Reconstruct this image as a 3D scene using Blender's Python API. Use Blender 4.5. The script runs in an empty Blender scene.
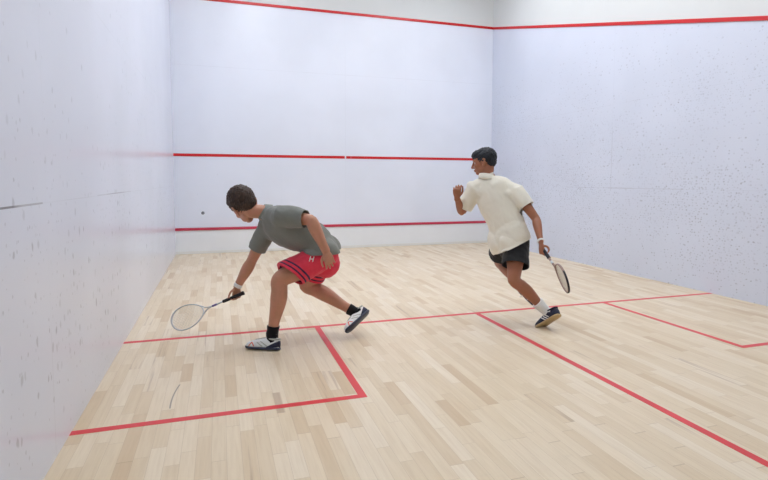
import bpy, bmesh, math, random
from mathutils import Vector as V, Matrix, noise, Quaternion
from mathutils.bvhtree import BVHTree

random.seed(7)
S = bpy.context.scene
COL = S.collection

# ------------------------------------------------------------------ materials
def lin(c):
    return tuple(((x / 255) / 12.92 if x / 255 <= .04045 else ((x / 255 + .055) / 1.055) ** 2.4) for x in c) + (1,)

class NT:
    """small node-graph writer"""
    def __init__(s, name):
        s.m = bpy.data.materials.new(name); s.m.use_nodes = True
        s.t = s.m.node_tree; s.b = s.t.nodes['Principled BSDF']
    def n(s, typ, **kw):
        o = s.t.nodes.new(typ)
        for k, v in kw.items(): setattr(o, k, v)
        return o
    def l(s, a, b): s.t.links.new(a, b)
    def put(s, sock, v):
        if isinstance(v, bpy.types.NodeSocket): s.l(v, sock)
        else: sock.default_value = v
    def math(s, op, a, b=None, c=None):
        o = s.n('ShaderNodeMath', operation=op)
        s.put(o.inputs[0], a)
        if b is not None: s.put(o.inputs[1], b)
        if c is not None: s.put(o.inputs[2], c)
        return o.outputs[0]
    def mix(s, f, a, b, blend='MIX'):
        o = s.n('ShaderNodeMix', data_type='RGBA', blend_type=blend)
        s.put(o.inputs[0], f); s.put(o.inputs[6], a); s.put(o.inputs[7], b)
        return o.outputs[2]
    def ramp(s, f, lo, hi):
        o = s.n('ShaderNodeMapRange', interpolation_type='SMOOTHSTEP')
        s.put(o.inputs[0], f); o.inputs[1].default_value = lo; o.inputs[2].default_value = hi
        return o.outputs[0]
    def pos(s): return s.n('ShaderNodeTexCoord').outputs['Object']
    def mapping(s, vec, scale=(1, 1, 1), loc=(0, 0, 0), rot=(0, 0, 0)):
        o = s.n('ShaderNodeMapping'); s.l(vec, o.inputs[0])
        o.inputs[1].default_value = loc; o.inputs[2].default_value = rot; o.inputs[3].default_value = scale
        return o.outputs[0]
    def noise(s, vec, scale, detail=4, rough=.5):
        o = s.n('ShaderNodeTexNoise'); s.l(vec, o.inputs['Vector'])
        o.inputs['Scale'].default_value = scale; o.inputs['Detail'].default_value = detail
        o.inputs['Roughness'].default_value = rough
        return o.outputs[0]
    def bump(s, h, strength=.2, dist=.002):
        o = s.n('ShaderNodeBump'); s.l(h, o.inputs['Height'])
        o.inputs['Strength'].default_value = strength; o.inputs['Distance'].default_value = dist
        s.l(o.outputs[0], s.b.inputs['Normal'])

def simple(name, rgb, rough=.5, var=.06, vscale=30, bump=0, bscale=200, metal=0, spec=.5, sss=0):
    k = NT(name); p = k.pos(); c = lin(rgb)
    f = k.noise(p, vscale)
    dark = tuple(x * (1 - 2 * var) for x in c[:3]) + (1,)
    lite = tuple(min(1, x * (1 + 2 * var)) for x in c[:3]) + (1,)
    k.l(k.mix(f, dark, lite), k.b.inputs['Base Color'])
    k.b.inputs['Roughness'].default_value = rough; k.b.inputs['Metallic'].default_value = metal
    k.b.inputs['Specular IOR Level'].default_value = spec
    if sss:
        k.b.inputs['Subsurface Weight'].default_value = sss
        k.b.inputs['Subsurface Radius'].default_value = (.012, .005, .003)
        k.b.inputs['Subsurface Scale'].default_value = 1
    if bump: k.bump(k.noise(p, bscale), bump)
    return k.m

def fabric(name, rgb, var=.08, rough=.85):
    k = NT(name); p = k.pos(); c = lin(rgb)
    a = k.noise(p, 420, 2); b = k.noise(p, 9, 3)
    f = k.math('ADD', k.math('MULTIPLY', a, .6), k.math('MULTIPLY', b, .4))
    dark = tuple(x * (1 - 2.2 * var) for x in c[:3]) + (1,)
    lite = tuple(min(1, x * (1 + 2.2 * var)) for x in c[:3]) + (1,)
    k.l(k.mix(f, dark, lite), k.b.inputs['Base Color'])
    k.b.inputs['Roughness'].default_value = rough
    k.b.inputs['Specular IOR Level'].default_value = .2
    k.b.inputs['Sheen Weight'].default_value = .15
    k.bump(a, .25, .001)
    return k.m

# walls -------------------------------------------------------------
def wall_mat(name, rgb, hx, seam_u, seam_z, marks, rough=.3):
    """glossy white panels with faint joints and black ball marks. hx = axis along the wall (0: x, 1: y)"""
    k = NT(name); p = k.pos()
    sep = k.n('ShaderNodeSeparateXYZ'); k.l(p, sep.inputs[0])
    u, z = sep.outputs[hx], sep.outputs[2]
    base = lin(rgb)
    cl = k.noise(p, .8, 3)
    col = k.mix(k.ramp(cl, .3, .7), tuple(x * .965 for x in base[:3]) + (1,), tuple(min(1, x * 1.02) for x in base[:3]) + (1,))
    # panel joints
    wob = k.ramp(k.noise(p, 1.7, 2), .42, .62)
    seam = None
    for lst, co in ((seam_u, u), (seam_z, z)):
        ot = z if co is u else u
        for s_, w_, o0, o1, st_ in lst:
            d = k.math('ABSOLUTE', k.math('SUBTRACT', co, s_))
            e = k.math('MULTIPLY', k.math('LESS_THAN', d, w_), st_)
            e = k.math('MULTIPLY', e, k.math('LESS_THAN', k.math('ABSOLUTE', k.math('SUBTRACT', ot, (o0 + o1) / 2)), (o1 - o0) / 2))
            seam = e if seam is None else k.math('MAXIMUM', seam, e)
    if seam is not None:
        fs = k.math('MULTIPLY', seam, k.math('MULTIPLY_ADD', wob, .5, .5))
        col = k.mix(fs, col, lin((120, 116, 122)))
    # ball marks : two sizes of spots, gathered in patches
    flat = k.n('ShaderNodeCombineXYZ'); k.put(flat.inputs[0], u); k.put(flat.inputs[1], z)
    tot = None
    for (sc, lo, hi, amt, stretch, seed, thr, zc, zw) in marks:
        mp = k.mapping(flat.outputs[0], (sc, sc * stretch, 1), (seed, seed * 1.7, 0))
        wv = k.n('ShaderNodeVectorMath', operation='ADD')
        ns = k.n('ShaderNodeTexNoise'); k.l(mp, ns.inputs['Vector']); ns.inputs['Scale'].default_value = 2.2
        sc_ = k.n('ShaderNodeVectorMath', operation='SCALE'); k.l(ns.outputs['Color'], sc_.inputs[0]); sc_.inputs['Scale'].default_value = .35
        k.l(mp, wv.inputs[0]); k.l(sc_.outputs[0], wv.inputs[1])
        vo = k.n('ShaderNodeTexVoronoi', voronoi_dimensions='2D'); k.l(wv.outputs[0], vo.inputs['Vector']); vo.inputs['Scale'].default_value = 1
        rnd = k.n('ShaderNodeSeparateColor'); k.l(vo.outputs['Color'], rnd.inputs[0])
        size = k.math('MULTIPLY_ADD', rnd.outputs[0], hi - lo, lo)
        spot = k.math('SUBTRACT', 1, k.ramp(k.math('DIVIDE', vo.outputs['Distance'], size), .45, 1.0))
        patch = k.noise(k.mapping(flat.outputs[0], (1, 1, 1), (seed * 3.1, seed, 0)), .9, 3)
        band = k.math('SUBTRACT', 1, k.ramp(k.math('ABSOLUTE', k.math('SUBTRACT', z, zc)), zw * .35, zw))
        dens = k.math('MULTIPLY', k.ramp(patch, .32, .68), band)
        keep = k.math('LESS_THAN', rnd.outputs[1], k.math('MULTIPLY', dens, thr))
        f = k.math('MULTIPLY', k.math('MULTIPLY', spot, keep), k.math('MULTIPLY_ADD', rnd.outputs[2], amt * .7, amt * .3))
        tot = f if tot is None else k.math('MAXIMUM', tot, f)
    if tot is not None: col = k.mix(tot, col, lin((96, 96, 108)))
    k.l(col, k.b.inputs['Base Color'])
    k.b.inputs['Roughness'].default_value = rough
    k.b.inputs['Specular IOR Level'].default_value = .4
    k.bump(k.noise(p, 26, 4), .04, .003)
    return k.m

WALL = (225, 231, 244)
M_front = wall_mat('front wall panels', WALL, 0, [(3.16, .003, .5, 4.5, .10), (1.9, .002, .5, 4.5, .05), (4.42, .002, .5, 4.5, .05)], [(3.41, .004, 0, 6.4, .10), (1.24, .002, 0, 6.4, .06)],
                   [(14, .05, .12, .3, .8, 3.3, .02, 1.2, 1.6)])
M_left = wall_mat('left wall panels', (216, 221, 235), 1, [(-7.35, .003, 0, .62, .28), (-7.35, .002, .62, 3, .08), (-4.9, .003, 0, 3, .10), (-2.45, .003, 0, 3, .08), (-9.8, .003, 0, 3, .2)],  # base colour lowered slightly, vignette shade put into the paint
                  [(1.245, .0045, -8.6, -7.40, .85), (1.248, .004, -6.25, -4.85, .4), (1.245, .003, -7.4, 0, .1), (2.49, .003, -10, 0, .1)],
                  [(14, .11, .30, .36, .66, 1.3, .55, .74, .72), (13, .10, .24, .20, .65, 5.1, .4, 1.9, 1.2), (30, .12, .3, .3, .8, 9.1, .3, .8, 1.0)], .22)
M_right = wall_mat('right wall panels', (212, 219, 235), 1, [(-3.69, .004, 1.2, 2.1, .28), (-3.69, .003, 2.1, 4.5, .08), (-6.13, .003, 0, 4, .1), (-1.22, .003, 0, 4, .08)],  # darker than the front panels: vignette falloff carried in the base colour
                  [(1.245, .005, -5.0, -3.7, .35), (1.245, .004, -3.7, -2.6, .22), (1.245, .003, -8, -5, .08), (2.49, .003, -9, 0, .08)],
                   [(24, .14, .36, .50, 1.25, 2.2, .8, .85, 1.1), (17, .12, .34, .26, 1.3, 7.7, .6, 1.9, 2.0), (33, .12, .34, .28, 1.1, 4.4, .6, 1.6, 1.6), (11, .10, .2, .5, 1.4, 6.2, .3, 1.3, 1.3)])
M_upper = simple('upper plaster', (214, 218, 219), .7, .015, 2, .05, 40)
M_ceil = simple('ceiling paint', (232, 232, 232), .8, .01, 2)
M_red_wall = simple('red wall line paint', (200, 26, 34), .4, .05, 6)
M_red_floor = simple('red floor line paint', (219, 52, 58), .38, .07, 5)
M_tin = simple('tin panel paint', (232, 236, 240), .4, .015, 3)

def floor_mat():
    k = NT('maple strip floor'); p = k.pos()
    sep = k.n('ShaderNodeSeparateXYZ'); k.l(p, sep.inputs[0])
    x, y = sep.outputs[0], sep.outputs[1]
    w, L = .072, .50
    xi = k.math('DIVIDE', x, w); row = k.math('FLOOR', xi)
    r1 = k.n('ShaderNodeTexWhiteNoise', noise_dimensions='1D'); k.l(row, r1.inputs['W'])
    yy = k.math('ADD', k.math('DIVIDE', y, L), k.math('MULTIPLY', r1.outputs['Value'], 7.3))
    # wobble so the boards differ in length
    yw = k.math('ADD', yy, k.math('MULTIPLY', k.math('SINE', k.math('MULTIPLY', yy, 2.3)), .22))
    idx = k.math('FLOOR', yw)
    cv = k.n('ShaderNodeCombineXYZ'); k.l(row, cv.inputs[0]); k.l(idx, cv.inputs[1])
    wn = k.n('ShaderNodeTexWhiteNoise', noise_dimensions='2D'); k.l(cv.outputs[0], wn.inputs['Vector'])
    rc = k.n('ShaderNodeSeparateColor'); k.l(wn.outputs['Color'], rc.inputs[0])
    cr = k.n('ShaderNodeValToRGB'); k.l(wn.outputs['Value'], cr.inputs[0])
    e = cr.color_ramp.elements
    e[0].position = 0; e[0].color = lin((204, 178, 142))
    e[1].position = 1; e[1].color = lin((234, 221, 199))
    for ps, c in ((.04, (208, 184, 148)), (.12, (217, 197, 165)), (.4, (223, 206, 177)), (.75, (229, 213, 186))):
        q = e.new(ps); q.color = lin(c)
    cmean = k.mix(.2, cr.outputs[0], lin((224, 208, 180)))
    # grain, shifted from board to board
    off = k.n('ShaderNodeCombineXYZ'); k.l(k.math('MULTIPLY', rc.outputs[0], 40), off.inputs[0]); k.l(k.math('MULTIPLY', rc.outputs[1], 40), off.inputs[1])
    va = k.n('ShaderNodeVectorMath', operation='ADD'); k.l(p, va.inputs[0]); k.l(off.outputs[0], va.inputs[1])
    g1 = k.noise(k.mapping(va.outputs[0], (60, 3, 1)), 1, 5, .6)
    g2 = k.noise(k.mapping(va.outputs[0], (12, 1.2, 1)), 1, 3)
    col = k.mix(k.math('MULTIPLY', k.ramp(g1, .35, .75), .22), cmean, lin((180, 152, 112)))
    col = k.mix(k.math('MULTIPLY', k.ramp(g2, .45, .8), .22), col, lin((236, 224, 202)))
    # a few dark streaked boards
    st = k.math('MULTIPLY', k.math('GREATER_THAN', rc.outputs[2], .93), k.ramp(k.noise(k.mapping(va.outputs[0], (40, 1.4, 1)), 1, 3), .5, .68))
    col = k.mix(k.math('MULTIPLY', st, .35), col, lin((140, 106, 76)))
    # joints
    fx = k.math('FRACT', xi); fy = k.math('FRACT', yw)
    jx = k.math('LESS_THAN', k.math('MINIMUM', fx, k.math('SUBTRACT', 1, fx)), .012)
    jy = k.math('LESS_THAN', k.math('MINIMUM', fy, k.math('SUBTRACT', 1, fy)), .003)
    col = k.mix(k.math('MULTIPLY', k.math('MAXIMUM', jx, jy), .35), col, lin((150, 122, 92)))
    # scuffs
    sc = k.ramp(k.noise(k.mapping(p, (3, 9, 1), rot=(0, 0, .5)), 1, 6, .65), .62, .8)
    col = k.mix(k.math('MULTIPLY', sc, .12), col, lin((150, 140, 130)))
    # a long black heel scuff and one dark stained board in the left service box
    def seg_mask(x0, y0, x1, y1, wd, bow):
        L_ = math.hypot(x1 - x0, y1 - y0); ux, uy = (x1 - x0) / L_, (y1 - y0) / L_
        dx, dy = k.math('SUBTRACT', x, x0), k.math('SUBTRACT', y, y0)
        t = k.math('DIVIDE', k.math('ADD', k.math('MULTIPLY', dx, ux), k.math('MULTIPLY', dy, uy)), L_)
        q = k.math('SUBTRACT', k.math('MULTIPLY', dy, ux), k.math('MULTIPLY', dx, uy))
        par = k.math('MULTIPLY', k.math('MULTIPLY', t, k.math('SUBTRACT', 1, t)), 4)
        q = k.math('ADD', q, k.math('MULTIPLY', par, bow))
        return k.math('MULTIPLY', k.math('SUBTRACT', 1, k.ramp(k.math('DIVIDE', k.math('ABSOLUTE', q), wd), .5, 1.0)), k.math('GREATER_THAN', par, .02))
    m1 = seg_mask(.508, -6.55, .478, -6.93, .006, .012)
    col = k.mix(k.math('MULTIPLY', m1, .62), col, lin((84, 76, 74)))
    m2 = seg_mask(1.100, -6.88, 1.100, -7.19, .030, 0)
    col = k.mix(k.math('MULTIPLY', m2, .45), col, lin((142, 108, 78)))
    k.l(col, k.b.inputs['Base Color'])
    rr = k.math('MULTIPLY_ADD', k.noise(p, 5, 3), .16, .30)
    k.l(rr, k.b.inputs['Roughness'])
    k.b.inputs['Specular IOR Level'].default_value = .45
    k.bump(g1, .05, .001)
    return k.m
M_floor = floor_mat()

def skin_mat(name, rgb, red):
    k = NT(name); p = k.pos(); c = lin(rgb)
    f = k.noise(p, 14, 4)
    col = k.mix(k.ramp(f, .35, .7), c, lin(red))
    col = k.mix(k.math('MULTIPLY', k.noise(p, 160, 2), .18), col, tuple(x * .6 for x in c[:3]) + (1,))
    k.l(col, k.b.inputs['Base Color'])
    k.b.inputs['Roughness'].default_value = .48
    k.b.inputs['Subsurface Weight'].default_value = .12
    k.b.inputs['Subsurface Radius'].default_value = (.012, .005, .003)
    k.b.inputs['Subsurface Scale'].default_value = 1
    k.bump(k.noise(p, 220, 3), .12, .001)
    return k.m
M_skin1 = skin_mat('sun-reddened skin', (186, 134, 106), (196, 136, 112))
M_skin2 = skin_mat('brown skin', (158, 104, 76), (166, 106, 80))

def hair_mat(name, rgb, hi):
    k = NT(name); p = k.pos()
    f = k.noise(k.mapping(p, (120, 120, 30)), 1, 4)
    k.l(k.mix(k.ramp(f, .3, .75), lin(rgb), lin(hi)), k.b.inputs['Base Color'])
    k.b.inputs['Roughness'].default_value = .5
    k.b.inputs['Specular IOR Level'].default_value = .35
    k.bump(f, .5, .004)
    return k.m
M_hair1 = hair_mat('dark brown hair', (40, 28, 22), (76, 56, 44))
M_hair2 = hair_mat('black hair', (22, 26, 34), (40, 46, 56))
M_grey = fabric('grey marl cotton', (124, 127, 121), .1)
M_collar1 = fabric('grey collar rib', (134, 140, 136), .06)
M_cream = fabric('cream pique cotton', (232, 229, 216), .04)
M_redc = fabric('coral red cloth', (222, 62, 84), .07)
M_navy = fabric('navy cloth', (44, 42, 74), .07)
M_blackc = fabric('charcoal black cloth', (34, 35, 38), .12)
M_bsock = fabric('black knit', (20, 20, 24), .12)
M_wsock = fabric('white knit', (232, 232, 230), .04)
M_white = simple('white leather', (226, 228, 226), .45, .03, 40)
M_lgrey = simple('silver grey mesh', (176, 176, 168), .55, .08, 60, .2, 500)
M_navyl = simple('navy suede', (30, 36, 62), .6, .1, 60)
M_black = simple('black rubber', (26, 26, 32), .55, .1, 60)
M_orange = simple('orange trim', (226, 84, 36), .5, .04, 60)
M_gum = simple('tan gum rubber', (178, 152, 108), .55, .06, 40)
M_dsole = simple('dark blue grey rubber', (48, 54, 74), .5, .08, 50)
M_eyew = simple('eye white', (228, 224, 220), .2, .01)
M_iris = simple('dark iris', (34, 24, 18), .15, .05)
M_frame = simple('silver racket frame', (206, 210, 214), .3, .03, 30, metal=.3)
M_frame2 = simple('rust and graphite racket frame', (150, 122, 112), .35, .08, 20, metal=.2)
M_grip = simple('black grip tape', (30, 30, 38), .7, .12, 80, .3, 300)
M_string = simple('pale string', (224, 220, 206), .5, .03)
M_violet = simple('violet decal', (120, 108, 170), .4, .04)

def emit_mat(name, rgb, st):
    k = NT(name); c = lin(rgb)
    k.b.inputs['Base Color'].default_value = c
    k.b.inputs['Emission Color'].default_value = c
    k.b.inputs['Emission Strength'].default_value = st
    return k.m
M_lamp = emit_mat('lit lamp diffuser', (248, 250, 255), 19.8)
M_lampbox = simple('white enamel', (225, 225, 225), .4, .01)

# ------------------------------------------------------------------ objects
def tag(o, label=None, cat=None, group=None, kind=None):
    if label: o['label'] = label
    if cat: o['category'] = cat
    if group: o['group'] = group
    if kind: o['kind'] = kind
    return o

def link(name, me, mats, parent=None, smooth=True):
    o = bpy.data.objects.new(name, me); COL.objects.link(o)
    for m in (mats if isinstance(mats, (list, tuple)) else [mats]): me.materials.append(m)
    if smooth:
        for p in me.polygons: p.use_smooth = True
    if parent is not None:
        o.parent = parent
        o.matrix_parent_inverse = Matrix.Translation(-V(parent.location))
    return o

def to_mesh(bm, name='mesh'):
    me = bpy.data.meshes.new(name); bmesh.ops.recalc_face_normals(bm, faces=bm.faces); bm.to_mesh(me); bm.free(); return me

def box(bm, a, b):
    x0, y0, z0 = a; x1, y1, z1 = b
    v = [bm.verts.new(c) for c in ((x0, y0, z0), (x1, y0, z0), (x1, y1, z0), (x0, y1, z0), (x0, y0, z1), (x1, y0, z1), (x1, y1, z1), (x0, y1, z1))]
    for f in ((3, 2, 1, 0), (4, 5, 6, 7), (0, 1, 5, 4), (1, 2, 6, 5), (2, 3, 7, 6), (3, 0, 4, 7)): bm.faces.new([v[i] for i in f])

def hexa(bm, pts):
    v = [bm.verts.new(c) for c in pts]
    for f in ((3, 2, 1, 0), (4, 5, 6, 7), (0, 1, 5, 4), (1, 2, 6, 5), (2, 3, 7, 6), (3, 0, 4, 7)): bm.faces.new([v[i] for i in f])

def struct(name, bm, mats, bev=0):
    o = link(name, to_mesh(bm, name), mats, smooth=False)
    if bev:
        m = o.modifiers.new('bevel', 'BEVEL'); m.width = bev; m.segments = 2
    o['kind'] = 'structure'
    return o

# ------------------------------------------------------------------ the court
W, YB, H = 6.4, -10.9, 5.7           # width, rear end, ceiling height
bm = bmesh.new(); box(bm, (0, YB, -.1), (W, 0, 0)); struct('floor', bm, M_floor)
bm = bmesh.new(); box(bm, (-.15, YB - .15, H), (W + .15, .15, H + .12)); struct('ceiling', bm, M_ceil)

def wall2(name, lo, hi, mats):
    """a wall in two painted zones: lo, hi = 8-point prisms in ONE mesh"""
    bm = bmesh.new(); hexa(bm, lo); n = len(bm.faces); hexa(bm, hi)
    bm.faces.ensure_lookup_table()
    for f in bm.faces[n:]: f.material_index = 1
    return struct(name, bm, mats)
OUT = 4.57; OB = 2.13
def side_z(y): return OUT - (OUT - OB) * min(1, -y / 9.75)
def prism(x0, x1, y0, y1, zb0, zb1, zt0, zt1):
    return [(x0, y0, zb0), (x1, y0, zb0), (x1, y1, zb1), (x0, y1, zb1), (x0, y0, zt0), (x1, y0, zt0), (x1, y1, zt1), (x0, y1, zt1)]
wall2('wall_front', prism(-.15, W + .15, 0, .15, -.1, -.1, OUT, OUT), prism(-.15, W + .15, 0, .15, OUT, OUT, H, H), [M_front, M_upper])
zb = side_z(-9.75) - (OUT - OB) * (10.9 - 9.75) / 9.75
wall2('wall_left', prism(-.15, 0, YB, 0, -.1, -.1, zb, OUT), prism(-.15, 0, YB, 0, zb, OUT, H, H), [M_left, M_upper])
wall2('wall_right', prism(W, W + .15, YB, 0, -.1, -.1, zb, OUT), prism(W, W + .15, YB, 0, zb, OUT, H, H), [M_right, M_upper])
bm = bmesh.new(); box(bm, (-.15, YB - .15, -.1), (W + .15, YB, H)); struct('wall_back', bm, M_upper)  # unseen white wall, added behind the camera to bounce light

# red wall lines
T = .006
bm = bmesh.new()
for a, b in ((0.0, 3.145), (3.175, 3.27), (3.274, W)): box(bm, (a, -T, 1.78), (b, 0, 1.83))
tag(struct('trim_1', bm, M_red_wall), 'red service line across the middle of the front wall')
bm = bmesh.new(); box(bm, (0, -.012, OUT), (W, 0, OUT + .05)); tag(struct('trim_2', bm, M_red_wall, .003), 'red out line along the top of the front wall')
for k, (x0, x1) in enumerate(((W - .012, W), (0, .012))):
    bm = bmesh.new(); hexa(bm, prism(x0, x1, YB, -.001, zb, OUT, zb + .05, OUT + .05))
    tag(struct(f'trim_{3 + k}', bm, M_red_wall, .003), 'red out line sloping back along the %s side wall' % ('right' if k == 0 else 'left'))
# the tin : pale panel, red top strip, light foot strip
bm = bmesh.new(); box(bm, (0, -.018, .05), (W, 0, .43)); tag(struct('trim_5', bm, M_tin), 'pale tin panel along the foot of the front wall')
bm = bmesh.new(); hexa(bm, prism(0, W, -.034, 0, .43, .43, .466, .48)); tag(struct('trim_6', bm, simple('tin line paint', (186, 44, 72), .4, .06, 5), .004), 'red strip along the top of the tin')
bm = bmesh.new(); box(bm, (0, -.024, 0), (W, 0, .05)); tag(struct('trim_7', bm, M_white, .004), 'white foot strip under the tin')
# red floor lines
FT = .0015
SL, BL = -5.455, -7.124              # short line centre, rear edge of the service boxes
def fl(name, label, boxes):
    bm = bmesh.new()
    for a, b in boxes: box(bm, (a[0], a[1], 0), (b[0], b[1], FT))
    tag(struct(name, bm, M_red_floor), label)
fl('trim_8', 'red short line across the wooden floor', [((0, SL - .025), (W, SL + .025))])
fl('trim_9', 'red half court line running back from the short line', [((3.229, YB), (3.279, SL - .025))])
fl('trim_10', 'red service box line on the left of the floor', [((1.589, BL), (1.639, SL - .025)), ((0, BL), (1.589, BL + .05))])
fl('trim_11', 'red service box line on the right of the floor', [((4.80, BL), (4.85, SL - .025)), ((4.85, BL), (W, BL + .05))])

# ceiling lamps (above the frame; they are the light of the room)
def lamp(x, y, label):
    e = bpy.data.objects.new('ceiling_light', None); COL.objects.link(e); e.location = (x, y, H)
    tag(e, label, 'ceiling light', 'ceiling lights of the court')
    bm = bmesh.new(); box(bm, (x - .34, y - .68, H - .08), (x + .34, y + .68, H)); o = link('housing', to_mesh(bm), M_lampbox, e, False)
    bm = bmesh.new(); box(bm, (x - .29, y - .62, H - .088), (x + .29, y + .62, H - .0805)); link('diffuser', to_mesh(bm), M_lamp, e, False)
for j, y in enumerate((-2.2, -4.5, -6.8)):
    for i, x in enumerate((1.6, 4.8)):
        lamp(x, y, 'white ceiling light over the %s half of the court, %s from the front wall' % (('left', 'right')[i], ('nearest', 'second', 'third')[j]))

# ------------------------------------------------------------------ body tools
def nrm(v): return V(v).normalized()
def orth(v, t): t = nrm(t); v = V(v); return (v - t * v.dot(t)).normalized()
def cr(p0, p1, p2, p3, t):
    return .5 * ((2 * p1) + (p2 - p0) * t + (2 * p0 - 5 * p1 + 4 * p2 - p3) * t * t + (3 * p1 - p0 - 3 * p2 + p3) * t ** 3)
def dense(st, k=4):
    """Catmull-Rom through stations (pos, a, b)"""
    out = []; n = len(st)
    for i in range(n - 1):
        q = [st[max(0, i - 1)], st[i], st[i + 1], st[min(n - 1, i + 2)]]
        for j in range(k):
            t = j / k
            out.append((cr(*[V(s[0]) for s in q], t), cr(*[s[1] for s in q], t), cr(*[s[2] for s in q], t)))
    out.append((V(st[-1][0]), st[-1][1], st[-1][2])); return out
def rings(bm, rs, cap=True):
    """rs: list of point lists"""
    vs = [[bm.verts.new(p) for p in r] for r in rs]; n = len(rs[0])
    for a, b in zip(vs, vs[1:]):
        for i in range(n): bm.faces.new((a[i], a[(i + 1) % n], b[(i + 1) % n], b[i]))
    if cap: bm.faces.new(vs[0][::-1]); bm.faces.new(vs[-1])
def loft(bm, st, side, n=18, k=4, round_ends=True):
    """st: (pos, half width along side, half width across); side: vector or list of vectors per station"""
    sides = side if isinstance(side, list) else None
    d = dense(st, k); m = len(d); rs = []
    for i, (p, a, b) in enumerate(d):
        t = nrm(d[min(m - 1, i + 1)][0] - d[max(0, i - 1)][0])
        if sides:
            f = i / k; j = min(int(f), len(sides) - 2); s = V(sides[j]).lerp(V(sides[j + 1]), f - j)
        else: s = V(side)
        ax = orth(s, t); ay = t.cross(ax)
        rs.append((p, ax, ay, a, b, t))
    pts = []
    def ring(p, ax, ay, a, b): return [p + ax * a * math.cos(q) + ay * b * math.sin(q) for q in (2 * math.pi * j / n for j in range(n))]
    if round_ends:
        p, ax, ay, a, b, t = rs[0]; r = min(a, b)
        for q in (75, 50, 25): pts.append(ring(p - t * r * math.sin(math.radians(q)), ax, ay, a * math.cos(math.radians(q)), b * math.cos(math.radians(q))))
    for p, ax, ay, a, b, t in rs: pts.append(ring(p, ax, ay, a, b))
    if round_ends:
        p, ax, ay, a, b, t = rs[-1]; r = min(a, b)
        for q in (25, 50, 75): pts.append(ring(p + t * r * math.sin(math.radians(q)), ax, ay, a * math.cos(math.radians(q)), b * math.cos(math.radians(q))))
    rings(bm, pts)
def ball(bm, c, X, Y, Z, seg=20):
    m = Matrix((V(X).to_4d(), V(Y).to_4d(), V(Z).to_4d(), V((0, 0, 0, 1)))).transposed()
    for i in range(3): m[3][i] = 0
    m.translation = V(c); m[3][3] = 1
    bmesh.ops.create_uvsphere(bm, u_segments=seg, v_segments=seg * 2 // 3, radius=1, matrix=m)
def rball(bm, c, r): ball(bm, c, V((r, 0, 0)), V((0, r, 0)), V((0, 0, r)))

def evaluated(me, mods):
    o = bpy.data.objects.new('work', me); COL.objects.link(o)
    for typ, kw in mods:
        m = o.modifiers.new(typ, typ)
        for k_, v_ in kw.items(): setattr(m, k_, v_)
    dg = bpy.context.evaluated_depsgraph_get(); dg.update()
    r = bpy.data.meshes.new_from_object(o.evaluated_get(dg), depsgraph=dg)
    bpy.data.objects.remove(o); bpy.data.meshes.remove(me); return r
def solid(bm, voxel, smooth=4, factor=.5):
    return evaluated(to_mesh(bm), [('REMESH', dict(mode='VOXEL', voxel_size=voxel)), ('SMOOTH', dict(iterations=smooth, factor=factor))])
def displace(me, fn):
    nn = [V(v.normal) for v in me.vertices]
    for v, n in zip(me.vertices, nn): v.co = fn(V(v.co), n)
    me.update()
def bisect(me, cuts, marks=()):
    """cuts: (point, normal, radius) remove what lies beyond; marks: (point, normal, radius, d0, d1, index) paint a band"""
    bm = bmesh.new(); bm.from_mesh(me)
    def near(p, r):
        fs = [f for f in bm.faces if (f.calc_center_median() - p).length < r]
        es = {e for f in fs for e in f.edges}; vs = {v for f in fs for v in f.verts}
        return list(vs) + list(es) + fs
    for cut in cuts:
        p, n, r = V(cut[0]), nrm(cut[1]), cut[2]
        bmesh.ops.bisect_plane(bm, geom=near(p, r), plane_co=p, plane_no=n, dist=1e-6)
        bm.faces.ensure_lookup_table()
        rad = cut[3] if len(cut) > 3 else 9
        def beyond(q):
            w_ = q.calc_center_median() - p; a_ = w_.dot(n)
            if not (a_ > 1e-5 and w_.length < r and (w_ - n * a_).length < rad): return False
            return rad > 1 or (len(cut) > 4 or rad > .15) or q.normal.dot(n) > .6 or nrm(w_ - n * a_).dot(q.normal) > -.15
        seed = p + n * .03
        cand = [q for q in bm.faces if beyond(q)]
        if not cand: continue
        st = [min(cand, key=lambda q: (q.calc_center_median() - seed).length)]; seen = set(st)
        while st:
            q = st.pop()
            for e in q.edges:
                for w_ in e.link_faces:
                    if w_ not in seen and beyond(w_): seen.add(w_); st.append(w_)
        bmesh.ops.delete(bm, geom=list(seen), context='FACES')
    for p, n, r, d0, d1, idx in marks:
        p = V(p); n = nrm(n)
        for d in (d0, d1): bmesh.ops.bisect_plane(bm, geom=near(p, r), plane_co=p + n * d, plane_no=n, dist=1e-6)
        for f in bm.faces:
            c = f.calc_center_median()
            if (c - p).length < r and d0 < (c - p).dot(n) < d1: f.material_index = idx
    left = set(bm.faces)                                            # drop stray scraps
    while left:
        st = [left.pop()]; isl = list(st)
        while st:
            for e in st.pop().edges:
                for w_ in e.link_faces:
                    if w_ in left: left.discard(w_); st.append(w_); isl.append(w_)
        if len(isl) < 400: bmesh.ops.delete(bm, geom=isl, context='FACES')
    bm.to_mesh(me); bm.free(); return me
def folds(amp, sc, axis=None, squeeze=.35, seed=0):
    def fn(c, n):
        q = c * sc + V((seed, seed * 2, 0))
        if axis is not None: q -= axis * (q.dot(axis) * (1 - squeeze))
        return c + n * amp * (noise.noise(q) + .5 * noise.noise(q * 2.1 + V((3, 1, 7))))
    return fn
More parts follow.
